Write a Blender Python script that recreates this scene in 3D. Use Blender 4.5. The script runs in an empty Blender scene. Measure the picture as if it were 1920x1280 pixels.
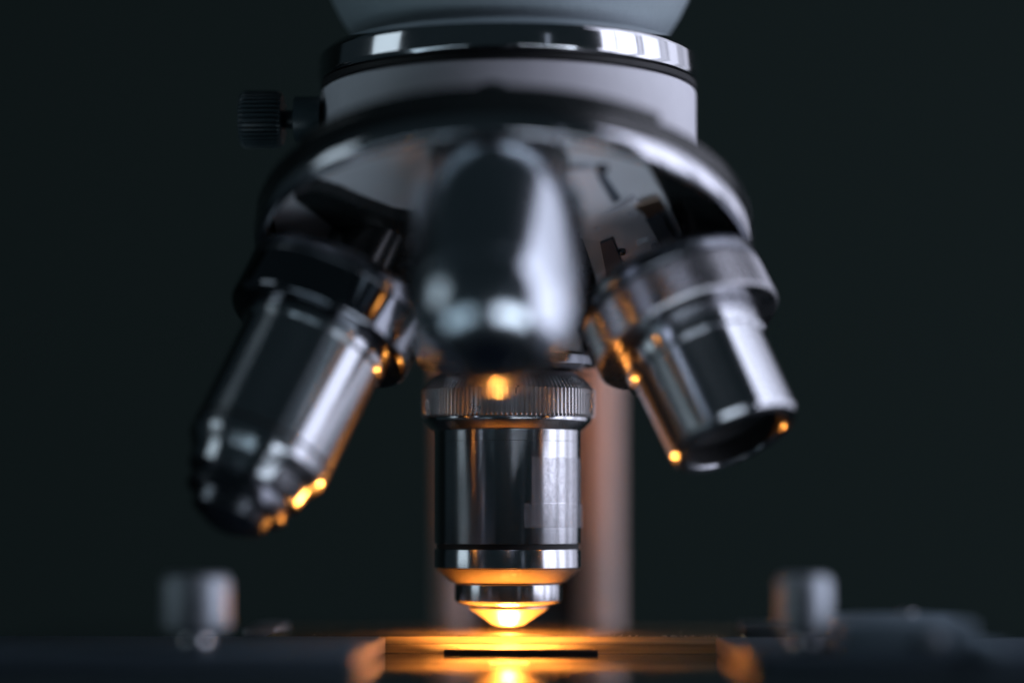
import bpy, bmesh, math, random
from mathutils import Vector, Matrix
random.seed(7)
S = 0.001                      # all sizes below are in millimetres
scene = bpy.context.scene
COL = scene.collection
R = math.radians

# ------------------------------------------------------------------ camera
camd = bpy.data.cameras.new('camera'); cam = bpy.data.objects.new('camera', camd); COL.objects.link(cam)
camd.sensor_width = 36; camd.lens = 85.5; camd.clip_start = 0.01; camd.clip_end = 20
YAW, PITCH = math.atan(159/4560), math.atan(320/4560)
cam.location = (14.5*S, -400*S, 19.5*S)
cam.rotation_euler = (math.pi/2 + PITCH, 0, YAW)
camd.dof.use_dof = True; camd.dof.focus_distance = 388*S; camd.dof.aperture_fstop = 3.1
camd.dof.aperture_blades = 0
scene.camera = cam

# ------------------------------------------------------------------ world, exposure
w = bpy.data.worlds.new('World'); scene.world = w; w.use_nodes = True
bg = w.node_tree.nodes['Background']
bg.inputs['Color'].default_value = (0.50, 0.80, 0.98, 1); bg.inputs['Strength'].default_value = 0.018
vs = scene.view_settings
vs.view_transform = 'Standard'; vs.look = 'None'; vs.exposure = 0; vs.gamma = 1; vs.use_curve_mapping = False
cy = scene.cycles
cy.use_denoising = True; cy.max_bounces = 14; cy.transparent_max_bounces = 16
cy.sample_clamp_indirect = 80; cy.caustics_reflective = True; cy.caustics_refractive = True
cy.blur_glossy = 0.3

# ------------------------------------------------------------------ lamps: the window panes of the room, added low fills and the condenser lamp
def area(name, loc, target, sx, sy, radiance, color, shape='RECTANGLE'):
    l = bpy.data.lights.new(name, 'AREA'); l.shape = shape; l.size = sx; l.size_y = sy
    A = sx*sy if shape == 'RECTANGLE' else math.pi*sx*sx/4
    l.energy = radiance*math.pi*A; l.color = color
    o = bpy.data.objects.new(name, l); COL.objects.link(o); o.location = loc
    o.rotation_euler = (Vector(target)-Vector(loc)).to_track_quat('-Z', 'Y').to_euler()
    return o
WIN = (0.80, 0.82, 1.0)
y = -0.62
for wd, k in ((0.20, 1.0), (0.27, 1.0), (0.05, .5), (0.26, .85), (0.12, .4), (0.26, .55), (0.14, .3), (0.3, .35)):
    for z0, z1 in ((-0.50, 0.50), (0.525, 1.45)):
        area('window_light', (1.0, y+wd/2, (z0+z1)/2), (0, y+wd/2, (z0+z1)/2), wd, z1-z0, 2.5*k, WIN)
    y += wd + 0.022
area('window_light', (0.62, -1.35, 0.25), (0, 0, 0.05), 0.07, 0.4, 0.35, (0.7, 0.8, 1.0))
area('low_fill_light', (0.44, -0.94, -0.60), (0, -0.02, 0.07), 0.74, 0.50, 4.2, (0.78, 0.87, 1.0))  # added fill lamp low in front, brightens the turret underside and head
area('low_fill_light', (-0.70, -0.80, -0.62), (0, -0.02, 0.07), 0.8, 0.5, 1.2, (0.66, 0.86, 1.0))  # second added fill, lifts the left side of the turret underside
area('window_light', (-1.1, -0.30, 0.27), (0, 0, 0.10), 0.40, 0.50, 1.1, (0.72, 0.86, 0.95))
cl = bpy.data.lights.new('condenser_light', 'POINT'); cl.energy = 0.24; cl.color = (1.0, 0.36, 0.075); cl.shadow_soft_size = 3.4*S
clo = bpy.data.objects.new('condenser_light', cl); COL.objects.link(clo); clo.location = (0, 0, -7.4*S)

# ------------------------------------------------------------------ materials
def newmat(name):
    m = bpy.data.materials.new(name); m.use_nodes = True
    nt = m.node_tree; return m, nt, nt.nodes['Principled BSDF']
def N(nt, t, **kw):
    n = nt.nodes.new(t)
    for k, v in kw.items():
        if k in n.inputs: n.inputs[k].default_value = v
        else: setattr(n, k, v)
    return n
def coords(nt, scale):
    tc = N(nt, 'ShaderNodeTexCoord'); mp = N(nt, 'ShaderNodeMapping'); mp.inputs['Scale'].default_value = scale
    nt.links.new(tc.outputs['Object'], mp.inputs['Vector']); return mp.outputs['Vector']
def ramp(nt, fac, lo, hi, a=0.3, b=0.7):
    r = N(nt, 'ShaderNodeMapRange'); r.inputs['From Min'].default_value = a; r.inputs['From Max'].default_value = b
    r.inputs['To Min'].default_value = lo; r.inputs['To Max'].default_value = hi
    nt.links.new(fac, r.inputs['Value']); return r.outputs['Result']
def metal(name, col, rough, aniso=0.0, var=0.06, axis='Z', bump=0.15, lathe_marks=True):
    m, nt, p = newmat(name)
    p.inputs['Metallic'].default_value = 1; p.inputs['Base Color'].default_value = (*col, 1)
    if aniso:
        p.inputs['Anisotropic'].default_value = aniso; p.inputs['Anisotropic Rotation'].default_value = 0.25
        t = N(nt, 'ShaderNodeTangent'); t.direction_type = 'RADIAL'; t.axis = axis
        nt.links.new(t.outputs['Tangent'], p.inputs['Tangent'])
    n1 = N(nt, 'ShaderNodeTexNoise', Scale=1.0, Detail=5.0)
    nt.links.new(coords(nt, (260, 260, 260)), n1.inputs['Vector'])
    nt.links.new(ramp(nt, n1.outputs['Fac'], rough-var*.5, rough+var), p.inputs['Roughness'])
    if lathe_marks:                       # fine turning marks running round the axis
        n2 = N(nt, 'ShaderNodeTexNoise', Scale=1.0, Detail=3.0)
        nt.links.new(coords(nt, (60, 60, 9000)), n2.inputs['Vector'])
        b = N(nt, 'ShaderNodeBump', Strength=bump, Distance=0.00003)
        nt.links.new(n2.outputs['Fac'], b.inputs['Height']); nt.links.new(b.outputs['Normal'], p.inputs['Normal'])
    return m
def paint(name, col, rough, var=0.08, bump=0.1, bscale=1500, coat=0.0, spec=0.5):
    m, nt, p = newmat(name)
    n1 = N(nt, 'ShaderNodeTexNoise', Scale=1.0, Detail=6.0)
    nt.links.new(coords(nt, (120, 120, 120)), n1.inputs['Vector'])
    mx = N(nt, 'ShaderNodeMix'); mx.data_type = 'RGBA'
    mx.inputs[6].default_value = (*[c*.86 for c in col], 1); mx.inputs[7].default_value = (*[min(1, c*1.06) for c in col], 1)
    nt.links.new(n1.outputs['Fac'], mx.inputs[0]); nt.links.new(mx.outputs[2], p.inputs['Base Color'])
    nt.links.new(ramp(nt, n1.outputs['Fac'], rough-var*.5, rough+var), p.inputs['Roughness'])
    n2 = N(nt, 'ShaderNodeTexNoise', Scale=1.0, Detail=3.0)
    nt.links.new(coords(nt, (bscale,)*3), n2.inputs['Vector'])
    b = N(nt, 'ShaderNodeBump', Strength=bump, Distance=0.0002)
    nt.links.new(n2.outputs['Fac'], b.inputs['Height']); nt.links.new(b.outputs['Normal'], p.inputs['Normal'])
    p.inputs['Coat Weight'].default_value = coat; p.inputs['Coat Roughness'].default_value = 0.08
    p.inputs['Specular IOR Level'].default_value = spec
    return m
STEEL   = metal('turned_steel', (0.66, 0.67, 0.70), 0.20, 0.88, var=.015)
STEEL_D = metal('polished_steel', (0.52, 0.54, 0.57), 0.20, 0.92, var=.015)
STEEL_F = metal('satin_chrome', (0.56, 0.60, 0.65), 0.20, 0.3, var=.02, lathe_marks=False)
STEEL_B = metal('matte_steel', (0.62, 0.58, 0.53), 0.34, 0.30, bump=.3)
KNURL   = metal('knurled_steel', (0.62, 0.60, 0.60), 0.28, 0.0, lathe_marks=False)
CHROME  = metal('chrome', (0.66, 0.67, 0.70), 0.10, 0.0, var=.03, lathe_marks=False)
DCHROME = metal('dark_chrome', (0.16, 0.17, 0.19), 0.22, 0.0, var=.05, lathe_marks=False)
ENDPL   = metal('scuffed_steel', (0.42, 0.38, 0.36), 0.45, 0.0, lathe_marks=False)
RIMM    = metal('rim_steel', (0.62, 0.63, 0.67), 0.12, 0.0, var=.03, lathe_marks=False)
PLATEP  = paint('light_grey_plate', (0.86, 0.86, 0.92), 0.42, bump=.04)
COLLAR  = metal('smooth_collar_steel', (0.17, 0.18, 0.20), 0.12, 0.3, var=.02, lathe_marks=False)
KNURL_D = metal('dark_knurled_steel', (0.34, 0.34, 0.36), 0.26, 0.0, lathe_marks=False)
SLOTP   = paint('slate_slot', (0.10, 0.12, 0.15), 0.4, bump=.03)
BRACKET = metal('sheet_steel', (0.60, 0.60, 0.64), 0.40, 0.0, lathe_marks=False)
BRASS   = metal('brass', (0.62, 0.46, 0.34), 0.35, 0.0, lathe_marks=False)
GREYP   = paint('grey_hammered_paint', (0.78, 0.78, 0.84), 0.50, bump=.25, bscale=900)
CONEP   = paint('blue_grey_paint', (0.28, 0.34, 0.37), 0.45, bump=.35, bscale=700)
PANELP  = paint('satin_grey_paint', (0.72, 0.75, 0.80), 0.42, bump=.05)
BLACKP  = paint('black_enamel', (0.010, 0.013, 0.014), 0.25, bump=.04)
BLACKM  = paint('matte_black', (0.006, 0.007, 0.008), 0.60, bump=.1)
STAGEP  = paint('stage_black_enamel', (0.02, 0.028, 0.030), 0.06, var=.04, bump=.02)
HOLDP   = paint('blue_black_paint', (0.08, 0.115, 0.145), 0.42, bump=.08)
BLOCKP  = paint('slate_paint', (0.24, 0.32, 0.38), 0.5, bump=.08)
COLUMNP = paint('beige_grey_paint', (0.74, 0.55, 0.48), 0.34, bump=.05)
WALLP   = paint('dark_wall', (0.018, 0.029, 0.026), 0.9, bump=.0, bscale=20, spec=0.1)
KNOBP   = paint('dark_plastic', (0.045, 0.066, 0.075), 0.35, bump=.05)
POSTM   = metal('satin_nickel', (0.50, 0.55, 0.60), 0.5, 0.0, lathe_marks=False)

def glass(name, tint, trans, trl, rough):
    """thin dusty glass: a share passes straight through, a share glows through, Fresnel on top"""
    m = bpy.data.materials.new(name); m.use_nodes = True; nt = m.node_tree; nt.nodes.clear()
    out = N(nt, 'ShaderNodeOutputMaterial')
    t = N(nt, 'ShaderNodeBsdfTransparent'); t.inputs['Color'].default_value = (*tint, 1)
    d = N(nt, 'ShaderNodeBsdfTranslucent'); d.inputs['Color'].default_value = (0.52, 0.42, 0.26, 1)
    di = N(nt, 'ShaderNodeBsdfDiffuse'); di.inputs['Color'].default_value = (0.26, 0.22, 0.15, 1)
    g = N(nt, 'ShaderNodeBsdfGlossy'); g.inputs['Roughness'].default_value = rough
    m0 = N(nt, 'ShaderNodeMixShader'); m0.inputs[0].default_value = .35
    nt.links.new(d.outputs[0], m0.inputs[1]); nt.links.new(di.outputs[0], m0.inputs[2])
    m1 = N(nt, 'ShaderNodeMixShader')
    nz = N(nt, 'ShaderNodeTexNoise', Scale=1.0, Detail=8.0)
    nt.links.new(coords(nt, (40, 300, 3200)), nz.inputs['Vector'])
    ge = N(nt, 'ShaderNodeNewGeometry'); sx = N(nt, 'ShaderNodeSeparateXYZ'); nt.links.new(ge.outputs['True Normal'], sx.inputs[0])
    ab = N(nt, 'ShaderNodeMath', operation='ABSOLUTE'); nt.links.new(sx.outputs['Z'], ab.inputs[0])
    lt = N(nt, 'ShaderNodeMath', operation='LESS_THAN'); nt.links.new(ab.outputs[0], lt.inputs[0]); lt.inputs[1].default_value = .8
    mf = N(nt, 'ShaderNodeMix'); nt.links.new(lt.outputs[0], mf.inputs[0])      # the ground edges are frosted, the flat faces clear
    nt.links.new(ramp(nt, nz.outputs['Fac'], trl*.5, trl*1.6), mf.inputs[2]); nt.links.new(ramp(nt, nz.outputs['Fac'], .55, 1.0), mf.inputs[3])
    nt.links.new(mf.outputs[0], m1.inputs[0])
    nt.links.new(t.outputs[0], m1.inputs[1]); nt.links.new(m0.outputs[0], m1.inputs[2])
    m2 = N(nt, 'ShaderNodeMixShader'); fr = N(nt, 'ShaderNodeFresnel', IOR=1.35)
    gb = N(nt, 'ShaderNodeNewGeometry'); fm = N(nt, 'ShaderNodeMath', operation='SUBTRACT'); fm.inputs[0].default_value = 1
    nt.links.new(gb.outputs['Backfacing'], fm.inputs[1]); fx = N(nt, 'ShaderNodeMath', operation='MULTIPLY')
    nt.links.new(fm.outputs[0], fx.inputs[0]); nt.links.new(fr.outputs[0], fx.inputs[1]); nt.links.new(fx.outputs[0], m2.inputs[0])
    nt.links.new(m1.outputs[0], m2.inputs[1]); nt.links.new(g.outputs[0], m2.inputs[2])
    nt.links.new(m2.outputs[0], out.inputs[0])
    return m
SLIDE = glass('slide_glass', (0.96, 0.96, 0.94), 1, .15, .12)
INSERT = glass('insert_glass', (0.97, 0.95, 0.90), 1, .14, .15)
def lensmat():
    m, nt, p = newmat('lens_glass')
    p.inputs['Base Color'].default_value = (0.75, 0.72, 0.62, 1); p.inputs['Roughness'].default_value = 0.25
    p.inputs['Subsurface Weight'].default_value = 0.0; p.inputs['Coat Weight'].default_value = 1.0
    return m
LENS = lensmat()
def darklens():
    m, nt, p = newmat('coated_lens_glass')
    p.inputs['Base Color'].default_value = (0.004, 0.006, 0.010, 1); p.inputs['Roughness'].default_value = 0.06
    p.inputs['Coat Weight'].default_value = 1.0
    return m
DLENS = darklens()
def tapemat():
    m, nt, p = newmat('clear_tape')
    nz = N(nt, 'ShaderNodeTexNoise', Scale=1.0, Detail=8.0, Distortion=1.5)
    nt.links.new(coords(nt, (900, 900, 500)), nz.inputs['Vector'])
    nt.links.new(ramp(nt, nz.outputs['Fac'], 0.12, 0.27, .3, .7), p.inputs['Alpha'])
    p.inputs['Base Color'].default_value = (0.72, 0.72, 0.78, 1)
    nt.links.new(ramp(nt, nz.outputs['Fac'], 0.25, 0.6), p.inputs['Roughness'])
    b = N(nt, 'ShaderNodeBump', Strength=.22, Distance=0.00004)
    nt.links.new(nz.outputs['Fac'], b.inputs['Height']); nt.links.new(b.outputs['Normal'], p.inputs['Normal'])
    return m
TAPE = tapemat()

# ------------------------------------------------------------------ mesh helpers
def link(name, bm, mat, parent=None, smooth=True, angle=32, matrix=None):
    me = bpy.data.meshes.new(name)
    bmesh.ops.remove_doubles(bm, verts=bm.verts, dist=1e-5)
    bmesh.ops.recalc_face_normals(bm, faces=bm.faces)
    for v in bm.verts: v.co *= S
    bm.to_mesh(me); bm.free()
    me.materials.append(mat)
    if smooth:
        for p in me.polygons: p.use_smooth = True
        me.set_sharp_from_angle(angle=R(angle))
    o = bpy.data.objects.new(name, me); COL.objects.link(o)
    if parent is not None: o.parent = parent
    if matrix is not None:
        mm = matrix.copy(); mm.translation *= S; o.matrix_local = mm
    return o
def chamfer(prof, b):
    """small bevel on every corner of a profile so edges catch the light"""
    out = [prof[0]]
    for i in range(1, len(prof)-1):
        a, p, c = Vector(prof[i-1]), Vector(prof[i]), Vector(prof[i+1])
        u, v = (a-p), (c-p)
        if u.length < 2.2*b or v.length < 2.2*b or u.angle(v) > R(168): out.append(tuple(p)); continue
        for k in (1.0, .4):
            pass
        out += [tuple(p+u.normalized()*b), tuple(p+(u.normalized()+v.normalized())*b*.29), tuple(p+v.normalized()*b)]
    out.append(prof[-1]); return out
def lathe(prof, seg=128, teeth=0, depth=0.0, zlo=0, zhi=0, bev=0.12, bm=None, closed=False):
    """revolve (r,z) round Z; between zlo and zhi real knurl teeth are cut"""
    bm = bm or bmesh.new()
    if bev: prof = chamfer(prof, bev)
    n = teeth*4 if teeth else seg
    rings = []
    for r, z in prof:
        if r < 1e-6: rings.append([bm.verts.new((0, 0, z))]); continue
        ring = []
        for i in range(n):
            rr = r
            if teeth and zlo <= z <= zhi and i % 4 in (2, 3): rr -= depth
            a = 2*math.pi*i/n; ring.append(bm.verts.new((rr*math.cos(a), rr*math.sin(a), z)))
        rings.append(ring)
    pairs = list(zip(rings, rings[1:]))
    if closed: pairs.append((rings[-1], rings[0]))
    for A, B in pairs:
        for i in range(n):
            j = (i+1) % n
            if len(A) == 1 and len(B) == 1: continue
            if len(A) == 1: bm.faces.new((A[0], B[i], B[j]))
            elif len(B) == 1: bm.faces.new((A[i], A[j], B[0]))
            else: bm.faces.new((A[i], A[j], B[j], B[i]))
    return bm
def box(x0, x1, y0, y1, z0, z1, bev=0.3, bm=None):
    bm = bm or bmesh.new()
    r = bmesh.ops.create_cube(bm, size=1)
    for v in r['verts']:
        v.co = Vector(((x0+x1)/2+v.co.x*(x1-x0), (y0+y1)/2+v.co.y*(y1-y0), (z0+z1)/2+v.co.z*(z1-z0)))
    if bev:
        es = list({e for v in r['verts'] for e in v.link_edges})
        bmesh.ops.bevel(bm, geom=es, offset=bev, segments=2, affect='EDGES', profile=.5)
    return bm
def prism(pts, z0, z1, bev=0.0):
    bm = bmesh.new()
    vs_ = [bm.verts.new((x, y, z0)) for x, y in pts]; f = bm.faces.new(vs_)
    r = bmesh.ops.extrude_face_region(bm, geom=[f])
    for v in r['geom']:
        if isinstance(v, bmesh.types.BMVert): v.co.z = z1
    if bev: bmesh.ops.bevel(bm, geom=list(bm.edges), offset=bev, segments=2, affect='EDGES', profile=.5)
    return bm
def axis_matrix(origin, zdir, xhint=(1, 0, 0)):
    z = Vector(zdir).normalized(); x = Vector(xhint); x = (x - z*x.dot(z)).normalized(); yv = z.cross(x)
    m = Matrix((x, yv, z)).transposed().to_4x4(); m.translation = Vector(origin); return m
def tag(o, **k):
    for a, b in k.items(): o[a] = b
    return o

# ------------------------------------------------------------------ the setting
wm = bmesh.new(); box(-2500, 2500, 1300, 1340, -1200, 1800, 0, wm)
tag(link('wall', wm, WALLP, smooth=False), kind='structure')

# ------------------------------------------------------------------ the microscope
M = bpy.data.objects.new('microscope', None); COL.objects.link(M); M.empty_display_size = .02
M.location = (0, 60*S, -150*S)
tag(M, label='grey and chrome laboratory microscope with four metal objectives on a tilted nosepiece', category='microscope')
OFF = Matrix.Translation((0, -60, 150))
def part(name, bm, mat, parent=None, matrix=None, **k):
    """a part of the microscope (placed in world millimetres) or, with a parent, a sub-part in its frame"""
    if parent is None: return link(name, bm, mat, M, matrix=OFF @ (matrix or Matrix()), **k)
    return link(name, bm, mat, parent, matrix=matrix, **k)

# head: cone of the body above the ring
head = part('head', lathe([(0, 96), (22.0, 95.4), (23.4, 96.0), (25.0, 97.4), (26.7, 99.2), (28.3, 101.6), (29.7, 104.4), (31.2, 108.5), (32.4, 114), (33, 122), (33, 150), (30, 156), (0, 158)], 160, bev=0), CONEP, matrix=Matrix.Translation((.2, 0, 0)), angle=60)
ring = part('chrome_ring', lathe([(0, 95.9), (23, 95.9), (30.0, 95.6), (31.2, 94.5), (31.5, 94.0), (31.5, 91.0), (31.2, 90.3), (30.4, 90.15), (0, 90.1)], 192, bev=.15), CHROME)
part('seam', lathe([(30.3, 90.1), (31.05, 90.0), (31.05, 89.2), (30.3, 89.1)], 160, bev=0, closed=True), BLACKM, ring)

TH = R(22); s, c = math.sin(TH), math.cos(TH)
V = Vector((0, 0, 112)); RS = 68.0
Mt = axis_matrix(V, (0, s, c))          # turret frame: +Z up the turret axis, -Y towards the camera
# housing cylinder, cut on the slant along the turret
hb = lathe([(0, 89.1), (30.2, 89.1), (31.0, 88.5), (31.0, 40), (0, 40)], 160, bev=.2)
pl = Mt @ Vector((0, 0, -49.6)); no = (Mt.to_3x3() @ Vector((0, 0, -1)))
rr = bmesh.ops.bisect_plane(hb, geom=list(hb.verts)+list(hb.edges)+list(hb.faces), plane_co=pl, plane_no=no, clear_outer=True)
bmesh.ops.holes_fill(hb, edges=[e for e in hb.edges if len(e.link_faces) == 1], sides=0)
housing = part('nosepiece_housing', hb, GREYP)
# click stop bump and the end of the cover rim above the turret
part('detent_bump', lathe([(0, 0), (3.4, 0), (3.4, 4), (2.6, 5.2), (0, 5.6)], 48, bev=.3), BLACKP, housing, Mt @ Matrix.Translation((-.6, -31.8, -51.2)))
cov = bmesh.new(); n = 40
inner, outer = [], []
for i in range(n+1):
    a = R(-90-50 + 88*i/n)               # in the turret frame, -Y is towards the camera
    inner.append((31.6*math.cos(a), 31.6*math.sin(a))); outer.append((38.9*math.cos(a), 38.9*math.sin(a)))
part('rim_cover', prism(inner+outer[::-1], -51.0, -49.5, .25), BLACKP, None, Mt)

# thumbscrew on the left
Mx = axis_matrix((-30.4, -8, 83.4), (-1, 0, 0), (0, 0, 1))
ts = part('thumbscrew', lathe([(0, 0), (3.7, 0), (3.7, 4.2), (1.5, 4.3), (1.5, 6.6), (0, 6.6)], 64, bev=.25), KNOBP, None, Mx)
part('knob', lathe([(0, 6.2), (4.1, 6.2), (4.7, 7.0), (4.7, 12.3), (4.1, 13.1), (0, 13.2)], teeth=36, depth=.6, zlo=6.6, zhi=12.8, bev=.15), KNOBP, ts)

# ---- turret: a shallow cup with a polished lip; its floor carries the click-stop plates
prof = [(0, -50.2), (37.6, -50.2), (38.7, -50.9), (39.0, -51.8), (39.0, -54.7), (38.4, -55.2), (37.2, -55.6), (36.9, -55.0), (36.7, -51.6), (36.3, -51.0), (0, -51.0)]
turret = part('turret', lathe(prof, 192, bev=0), BLACKP, None, Mt, angle=40)
lip = [(38.9, -54.6), (39.2, -54.75), (39.05, -56.0), (38.7, -57.3), (38.55, -57.42), (37.3, -57.5), (36.95, -57.0), (36.9, -55.6)]
part('rim', lathe(lip, 192, bev=0, closed=True), RIMM, turret, angle=80)
FLOOR = 51.0
def flat(poly, k, th, holes=()):
    """a plate with outline (x, towards camera) lying k above the cup floor, th thick"""
    bm = bmesh.new(); edges = []
    for lp in (poly,)+tuple(holes):
        vv = [bm.verts.new((x, -u_, -(FLOOR+k))) for x, u_ in lp]
        edges += [bm.edges.new((vv[i], vv[(i+1) % len(vv)])) for i in range(len(vv))]
    bmesh.ops.triangle_fill(bm, edges=edges, use_beauty=True)
    r = bmesh.ops.extrude_face_region(bm, geom=list(bm.faces))
    for v in r['geom']:
        if isinstance(v, bmesh.types.BMVert): v.co.z -= th
    return bm
def circ(x, y_, r, n=20): return [(x+r*math.cos(2*math.pi*i/n), y_+r*math.sin(2*math.pi*i/n)) for i in range(n)]
arc = [(36.2*math.cos(R(a)), 36.2*math.sin(R(a))) for a in range(48, 205, 6)]
part('floor_cover', flat([(21.8, 20.0), (25.6, 7.4), (30.4, -10.0), (29, -13), (15.4, -23.4), (12.0, -1.2), (-10, -3), (-16, -6), (-22, -15), (-30, -17)] + arc[::-1], .05, .7), PANELP, turret, smooth=False)
part('dark_arm', flat([(-31.5, 13.4), (-28.6, 16.8), (-25, 14.6), (-22.2, 11.6), (-17, 7.2), (-10, 4.4), (-10, -5), (-17.0, -4.6), (-19.6, -10), (-25, -11), (-24, -6), (-20.9, -2.0), (-25.6, 3.2), (-28.6, 8.6)], .8, 2.2), BLACKP, turret, smooth=False)
part('arm_foot', flat([(-25.8, -5), (-19.4, -4.6), (-18.8, -18.8), (-27.7, -13.3), (-28, -9)], .8, 1.4), HOLDP, turret, smooth=False)
part('bracket_plate', flat([(12.2, 5.4), (15.5, 6.0), (18.0, 7.7), (20.4, 11.0), (22.4, 6.0), (23.4, 2.5), (25.7, -5.4), (27.1, -11.7), (21.6, -15.6), (18.5, -8.0), (17.2, -0.9), (14.7, -2.4), (12.0, -1.4)], .8, .9,
          holes=(circ(20.1, 6.2, .62), circ(14.6, 1.8, .6))), PLATEP, turret, smooth=False)
part('flat_spring', flat([(9.4, 20.2), (13.9, 20.9), (17.0, 9.3), (13.6, 5.6)], 1.75, .5), PLATEP, turret, smooth=False)
part('slot_bar', flat([(14.8, 17.0), (15.9, 17.0), (18.2, 10.2), (17.2, 9.4)], .8, .6), SLOTP, turret, smooth=False)
part('slot_bar', flat([(22.2, 5.0), (24.2, 7.4), (27.8, -5.4), (29.0, -11.0), (26.9, -11.7), (25.2, -5.0)], 1.75, .3), SLOTP, turret, smooth=False)
part('slot_bar', flat([(15.1, -2.6), (17.0, -1.2), (19.3, -12.7), (16.4, -16.3)], 1.75, .3), SLOTP, turret, smooth=False)
part('brass_shim', flat([(20.4, 9.2), (24.1, 11.9), (25.0, 8.6), (22.6, 5.6)], 1.75, .4), BRASS, turret, smooth=False)
def screw(x, u_, r, mat, k=1.0):
    m = axis_matrix((x, -u_, -(FLOOR+k)), (0, 0, -1))
    return part('screw', lathe([(0, 0), (r, 0), (r, .5), (r*.85, .8), (0, .85)], 32, bev=.08), mat, turret, m)
for x, u_, r, mt, k in ((15.4, 19.2, 1.0, DCHROME, .75), (22.7, -2.9, 1.8, PLATEP, 1.7), (23.7, -2.2, .6, DCHROME, 2.4), (-34.6, -1.6, 1.0, DCHROME, .75), (18.6, -5.4, .6, DCHROME, 1.7)):
    screw(x, u_, r, mt, k)

# ---- objectives
def obj_matrix(phase):
    d = Mt.to_3x3() @ Vector((s*math.sin(phase), s*math.cos(phase), -c))
    return axis_matrix(V + d*RS, -d)
PH = {'work': 0.0, 'right': R(90), 'front': R(180), 'left': R(270)}
def objective(key, body, mat, knurl=None, label=None, collar=None):
    m = obj_matrix(PH[key])
    o = part('objective', lathe(body, 160), mat, None, m)
    if label: o['label'] = label
    if collar: part('mounting_collar', lathe(collar, 160), DCHROME, o)
    # boss: rises from the shoulder to the slanting floor of the cup
    rb = dict(work=12.4, right=3.0, left=5.6, front=10.5)[key]; bb = lathe([(0, 1.5), (rb, 1.5), (rb, 24), (0, 24)], 128, bev=.2)
    if key == 'right':
        bb.free(); bb = box(6.5, 11.5, -8, 8, 1.0, 24, .3)
    minv = m.inverted(); co = minv @ (Mt @ Vector((0, 0, -(FLOOR-.4)))); no_ = minv.to_3x3() @ (Mt.to_3x3() @ Vector((0, 0, 1)))
    bmesh.ops.bisect_plane(bb, geom=list(bb.verts)+list(bb.edges)+list(bb.faces), plane_co=co, plane_no=no_, clear_outer=True)
    bmesh.ops.holes_fill(bb, edges=[e for e in bb.edges if len(e.link_faces) == 1], sides=0)
    part('boss', bb, BLACKP, o)
    if knurl:
        zt, zb, r, teeth, dome = knurl
        pr = ([(0, zt+2.6), (r-3.4, zt+2.6), (r-1.6, zt+1.6), (r-.5, zt+.25), (r-.35, zt+.05)] if dome else [(0, zt+.1)]) + [(r-.35, zt), (r, zt-.35), (r, zb+.35), (r-.35, zb), (0, zb)]
        if teeth: part('knurled_ring', lathe(pr, teeth=teeth, depth=.34 if dome else .10, zlo=zb+.2, zhi=zt+1.7, bev=0), KNURL if dome else KNURL_D, o, angle=25)
        else: part('collar', lathe([(0, zt+.1), (r, zt+.1), (r, zb+1.1), (r-.08, zb+.7), (r-.32, zb+.32), (r-.7, zb+.08), (r-1.1, zb), (0, zb)], 160, bev=0), COLLAR, o)
    return o
# working objective (z of the slide top is 0, its shoulder at 44)
Z = lambda z: z-44.0
wo = objective('work', [(0, Z(34.9)), (13.7, Z(34.9)), (13.6, Z(34.3)), (12.4, Z(33.0)), (12.0, Z(32.8)), (11.97, Z(32.6)), (11.97, Z(14.4)), (11.5, Z(14.35)), (11.5, Z(13.6)), (11.97, Z(13.55)), (11.97, Z(10.6)), (11.9, Z(10.5)), (0, Z(10.5))],
    STEEL, (Z(39.8), Z(34.95), 14.2, 112, True), 'upright objective standing over the slide, with a knurled ring and tape on its barrel',
    [(0, Z(46)), (14.6, Z(45)), (14.6, Z(43.4)), (12.0, Z(42.7)), (0, Z(42.4))])
part('groove', lathe([(11.2, Z(14.36)), (11.62, Z(14.34)), (11.62, Z(13.62)), (11.2, Z(13.6))], 160, bev=0, closed=True), BLACKM, wo)
part('bevel', lathe([(0, Z(10.45)), (11.85, Z(10.45)), (9.35, Z(8.12)), (0, Z(8.1))], 160, bev=.1), STEEL_B, wo)
part('neck', lathe([(0, Z(8.05)), (8.5, Z(8.05)), (8.75, Z(7.8)), (8.75, Z(5.2)), (8.3, Z(4.75)), (6.9, Z(4.35)), (0, Z(4.3))], 160, bev=.08), STEEL, wo)
part('nose_cone', lathe([(0, Z(4.27)), (6.5, Z(4.27)), (6.55, Z(3.95)), (6.3, Z(3.7)), (2.7, Z(1.30)), (2.2, Z(1.12)), (0, Z(1.1))], 128, bev=.05), STEEL_B, wo)
part('front_lens', lathe([(2.0, Z(1.09)), (1.5, Z(.98)), (.8, Z(.92)), (0, Z(.9))], 64, bev=0), LENS, wo)
def patch(a0, a1, z0, z1, r, th=.05, ragged=.12, seed=1):
    rnd = random.Random(seed); bm = bmesh.new(); na, nz = 30, 10; g = []
    for i in range(na+1):
        row = []
        for j in range(nz+1):
            a = R(a0+(a1-a0)*i/na); z = z0+(z1-z0)*j/nz
            if i in (0, na): a += R(rnd.uniform(-1, 1)*ragged*6)
            if j in (0, nz): z += rnd.uniform(-1, 1)*ragged
            rr = r + rnd.uniform(0, .03)
            row.append(bm.verts.new((rr*math.sin(a), -rr*math.cos(a), z)))
        g.append(row)
    for i in range(na):
        for j in range(nz): bm.faces.new((g[i][j], g[i+1][j], g[i+1][j+1], g[i][j+1]))
    bmesh.ops.solidify(bm, geom=list(bm.faces), thickness=th)
    return bm
mw = obj_matrix(0)
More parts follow.
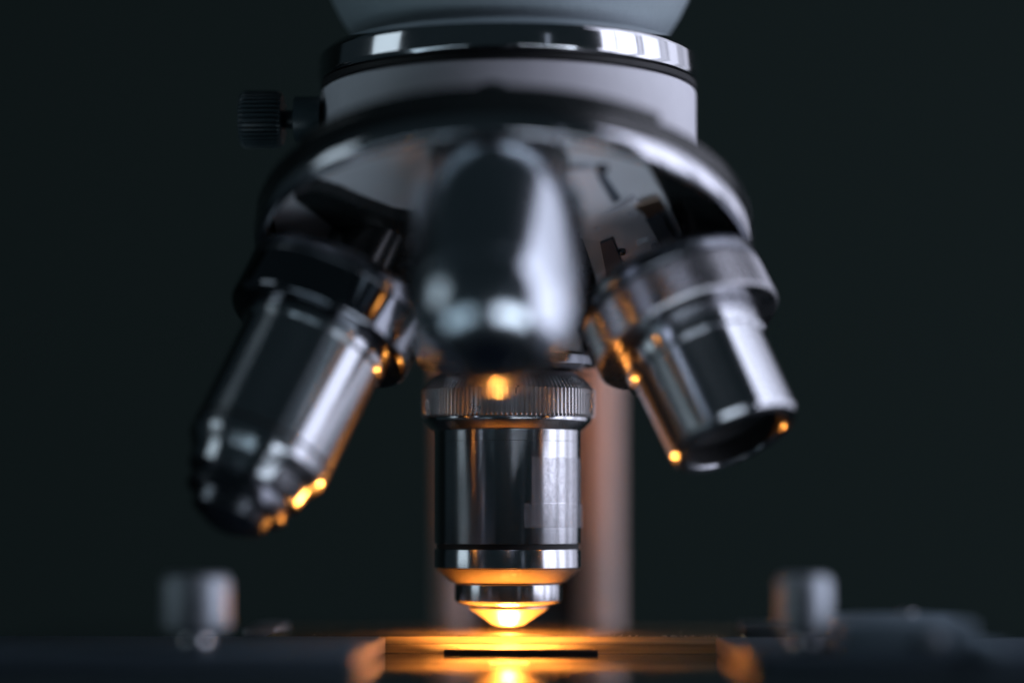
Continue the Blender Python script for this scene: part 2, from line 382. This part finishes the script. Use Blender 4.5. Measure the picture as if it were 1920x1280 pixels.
# the frame of the working objective: find where world -Y lies in it
loc_cam = mw.to_3x3().inverted() @ Vector((0, -1, 0)); sgn = 1 if (mw.to_3x3() @ Vector((1, 0, 0))).x > 0 else -1
part('tape_strip', patch(20, 78, Z(21.0), Z(28.3), 12.03, ragged=.1, seed=3), TAPE, wo, Matrix.Identity(4), smooth=True)
part('tape_strip', patch(14, 92, Z(17.0), Z(20.9), 12.05, ragged=.07, seed=5), TAPE, wo, Matrix.Identity(4), smooth=True)
part('engraved_line', lathe([(11.9, Z(31.0)), (11.975, Z(31.0)), (11.975, Z(30.95)), (11.9, Z(30.95))], 128, bev=0, closed=True), BLACKM, wo)

def collar(r): return [(0, 1.8), (r-1.2, 1.8), (r, .8), (r, -1.6), (r-.6, -2.0), (0, -2.0)]
lo = objective('left', [(0, -8.8), (11.9, -8.8), (11.8, -10.6), (11.3, -10.9), (11.15, -30.5), (10.5, -31.6), (9.6, -32.6), (9.0, -35.2), (0, -35.2)],
    STEEL_D, (-2.1, -8.6, 14.9, 0, False), 'long objective with a stepped nose leaning out to the left', collar(14.9))
nl = part('nose_cone', lathe([(0, -35.25), (7.6, -35.25), (7.9, -35.8), (7.9, -38.2), (6.2, -38.6), (5.8, -40.6), (2.4, -42.2), (0, -42.3)], 128, bev=.1), DCHROME, lo)
part('front_lens', lathe([(2.1, -42.32), (1.4, -42.45), (0, -42.5)], 48, bev=0), DLENS, lo)
part('groove', lathe([(11.0, -28.6), (11.2, -28.6), (11.2, -28.0), (11.0, -28.0)], 128, bev=0, closed=True), BLACKM, lo)

ro = objective('right', [(0, -8.8), (11.3, -8.8), (11.25, -12.6), (10.6, -12.9), (10.25, -26.2), (9.7, -26.9), (8.1, -27.0), (7.9, -25.6), (7.9, -21.5), (0, -21.5)],
    STEEL_D, (-2.1, -8.6, 15.0, 150, False), 'short objective with a wide open lens end leaning out to the right', collar(15.0))
part('hood_liner', lathe([(7.85, -26.6), (7.6, -26.7), (7.55, -21.6), (7.85, -21.55)], 96, bev=0, closed=True), BLACKM, ro)
part('lens_cell', lathe([(4.6, -21.6), (7.5, -21.6), (7.5, -23.6), (6.6, -23.9), (4.9, -22.8)], 96, bev=.1, closed=True), BLACKM, ro)
part('front_lens', lathe([(4.85, -21.7), (3.4, -22.6), (1.8, -23.1), (0, -23.3)], 64, bev=0), DLENS, ro)

fo = objective('front', [(0, 0.5), (12.2, .4), (12.6, .1), (12.85, -.5), (12.85, -1.2), (12.75, -6), (12.5, -12), (12.1, -18), (11.7, -22.0), (11.6, -22.65), (0, -22.7)],
    STEEL_F, None, 'foreshortened objective pointing at the viewer, in front of the others', None)
part('nose_cone', lathe([(0, -22.75), (11.5, -22.75), (11.3, -24.0), (10.8, -25.2), (10.2, -26.5), (9.4, -27.7), (8.4, -28.8), (7.2, -29.7), (5.8, -30.3), (4.2, -30.6), (0, -30.6)], 128, bev=0), STEEL_F, fo, angle=50)
part('front_lens', lathe([(3.4, -30.62), (2.2, -30.8), (0, -31.0)], 64, bev=0), DLENS, fo)

# ---- column behind the stage: two rounded rails joined by a dark recessed web, carrying the head
cb = bmesh.new()
def rail(x0, x1, r=3.6):
    pts = []
    for cx_, cy_, a0 in ((x1-r, 104+r, -90), (x1-r, 130-r, 0), (x0+r, 130-r, 90), (x0+r, 104+r, 180)):
        for k in range(7): a = R(a0+15*k); pts.append((cx_+r*math.cos(a), cy_-22+r*math.sin(a)))
    return prism(pts, -40, 175)
col = part('column', rail(-17.3, -11.2), COLUMNP, None, angle=40)
col['label'] = 'beige grey column rail behind the objectives'
part('rail', rail(11.2, 18.7), COLUMNP, col, None, angle=40)
part('web', box(-11.1, 11.1, 96, 104, -40, 175, .5), BLACKM, col)
part('top_arm', box(-22, 21.5, -10, 131, 160, 180, 5), CONEP, None)

# ---- stage
def plate_with_hole(x0, x1, y0, y1, z0, z1, r, n=64):
    bm = bmesh.new()
    sq = []
    for i in range(n):
        a = 2*math.pi*(i+.5)/n; dx, dy = math.cos(a), math.sin(a)
        t = min((x1 if dx > 0 else -x0)/abs(dx) if dx else 1e9, (y1 if dy > 0 else -y0)/abs(dy) if dy else 1e9)
        sq.append((dx*t, dy*t))
    # snap nearest points to the corners
    for cx_, cy_ in ((x0, y0), (x0, y1), (x1, y0), (x1, y1)):
        k = min(range(n), key=lambda i: (sq[i][0]-cx_)**2+(sq[i][1]-cy_)**2); sq[k] = (cx_, cy_)
    rows = []
    for z, kind in ((z1, 'o'), (z0, 'o'), (z0, 'i'), (z1, 'i')):
        rows.append([bm.verts.new((*(sq[i] if kind == 'o' else (r*math.cos(2*math.pi*(i+.5)/n), r*math.sin(2*math.pi*(i+.5)/n))), z)) for i in range(n)])
    for A, B in ((0, 1), (1, 2), (2, 3), (3, 0)):
        for i in range(n):
            j = (i+1) % n; bm.faces.new((rows[A][i], rows[A][j], rows[B][j], rows[B][i]))
    return bm
stage = part('stage', plate_with_hole(-92, 92, -89, 78, -12, -2.7, 13.6), STAGEP, None, angle=30)
part('stage_glass', box(-36, 36, -14.0, 25.5, -2.66, -1.24, .12), INSERT, stage)
part('gap_shadow_strip', box(-9.6, 14.6, -16.6, -14.9, -2.69, -2.0, .1), BLACKM, stage)  # black bar added to stand for the gap shadow at the slide's front
# front holder arms: their inner ends are cut square and look at the slide
def arm(x_in_back, x_in_front, x_out):
    bm = prism([(x_in_back, -14.6), (x_in_front, -63), (x_out, -63), (x_out, -14.6)], -2.69, -0.02, .25)
    return bm
hl = part('slide_holder', arm(-19.6, -19.9, -92), HOLDP, None)
part('holder_arm', arm(33.9, 36.6, 92), HOLDP, hl)
part('end_plate', prism([(-19.45, -14.9), (-19.75, -62.4), (-19.0, -62.4), (-18.9, -14.9)], -2.6, -0.15, .08), ENDPL, hl)
part('end_plate', prism([(33.75, -14.9), (36.45, -62.4), (35.7, -62.4), (33.1, -14.9)], -2.6, -0.15, .08), ENDPL, hl)
jb = prism([(-44.0, 2), (-38.6, 2), (-38.6, 20), (-41.5, 24), (-44, 18)], -2.69, .5, .3)
part('jaw', jb, BRACKET, hl)
part('jaw', box(38.6, 49, 0, 22, -2.69, 1.0, .5), KNOBP, hl)
# clamp screws on the arms
def clamp_screw(x, y_, r):
    m = Matrix.Translation((x, y_, 0))
    p = part('clamp_screw', lathe([(0, 10.8), (r-1.0, 10.8), (r-.3, 10.4), (r, 9.7), (r, 3.3), (r-.5, 2.9), (0, 2.8)], 64, bev=.2), POSTM, None, m)
    part('screw_foot', lathe([(0, 3.0), (1.5, 2.9), (2.1, 2.2), (2.35, 1.2), (2.1, .4), (1.6, 0), (0, 0)], 48, bev=0), CHROME, p, angle=80)
    return p
clamp_screw(-42.1, -56, 4.8); clamp_screw(43.5, -56, 3.8)
# the drive block of the mechanical stage on the right
blk = part('slide_drive_block', prism([(48.5, -60), (66.6, -62), (66.6, -34), (48.5, -34)], 0.0, 4.6, .6), BLOCKP, None)
part('block_lid', prism([(52, -56), (63, -57), (63, -38), (52, -38)], 4.62, 4.8, .08), BLOCKP, blk)
part('end_block', box(66.7, 69.8, -66, -40, -0.01, 1.6, .4), BLOCKP, blk)
part('screw', lathe([(0, 4.8), (1.1, 4.8), (1.1, 5.1), (.8, 5.3), (0, 5.35)], 32, bev=.08), CHROME, blk, Matrix.Translation((59.4, -44, .02)))
part('screw', lathe([(0, 0), (1.6, 0), (1.6, .5), (0, .7)], 32, bev=.1), POSTM, blk, axis_matrix((60.5, -61.3, 1.9), (0, -1, 0)))
# condenser under the stage
cond = part('condenser', lathe([(8, -20), (11.8, -20), (11.8, -13.6), (6.2, -12.6), (5.6, -13), (8, -16)], 96, bev=.15, closed=True), BLACKM, None)
part('lamp_glass', lathe([(0, -12.3), (5.6, -13.2), (5.6, -14), (0, -14)], 64, bev=0), DLENS, cond)

# ------------------------------------------------------------------ the slide: lies on the stage, a thing of its own
sl = link('glass_slide', box(-38, 38, -14.3, 25, -0.6, 0.6, .12), SLIDE, None, matrix=Matrix.Translation((0, 0, -.6)))
tag(sl, label='clear glass slide glowing amber on the stage under the upright objective', category='glass slide')

# dust caught along the front edge of the slide
db = bmesh.new(); rnd = random.Random(11)
for i in range(150):
    x = rnd.triangular(6, 34, 27) if i < 110 else rnd.uniform(-36, 34)
    y_ = -14.1 + abs(rnd.gauss(0, 1.4)) if i < 120 else rnd.uniform(-14, 20)
    r = rnd.uniform(.02, .075)
    bmesh.ops.create_icosphere(db, subdivisions=1, radius=r, matrix=Matrix.Translation((x, y_, r*.8)) @ Matrix.Diagonal((rnd.uniform(.7, 1.8), 1, rnd.uniform(.6, 1.2), 1)))
DUST = paint('dust_grains', (0.45, 0.38, 0.30), 0.8, bump=0)
tag(link('dust', db, DUST, None, smooth=False), kind='stuff', label='fine dust specks along the front edge of the glass slide', category='dust')
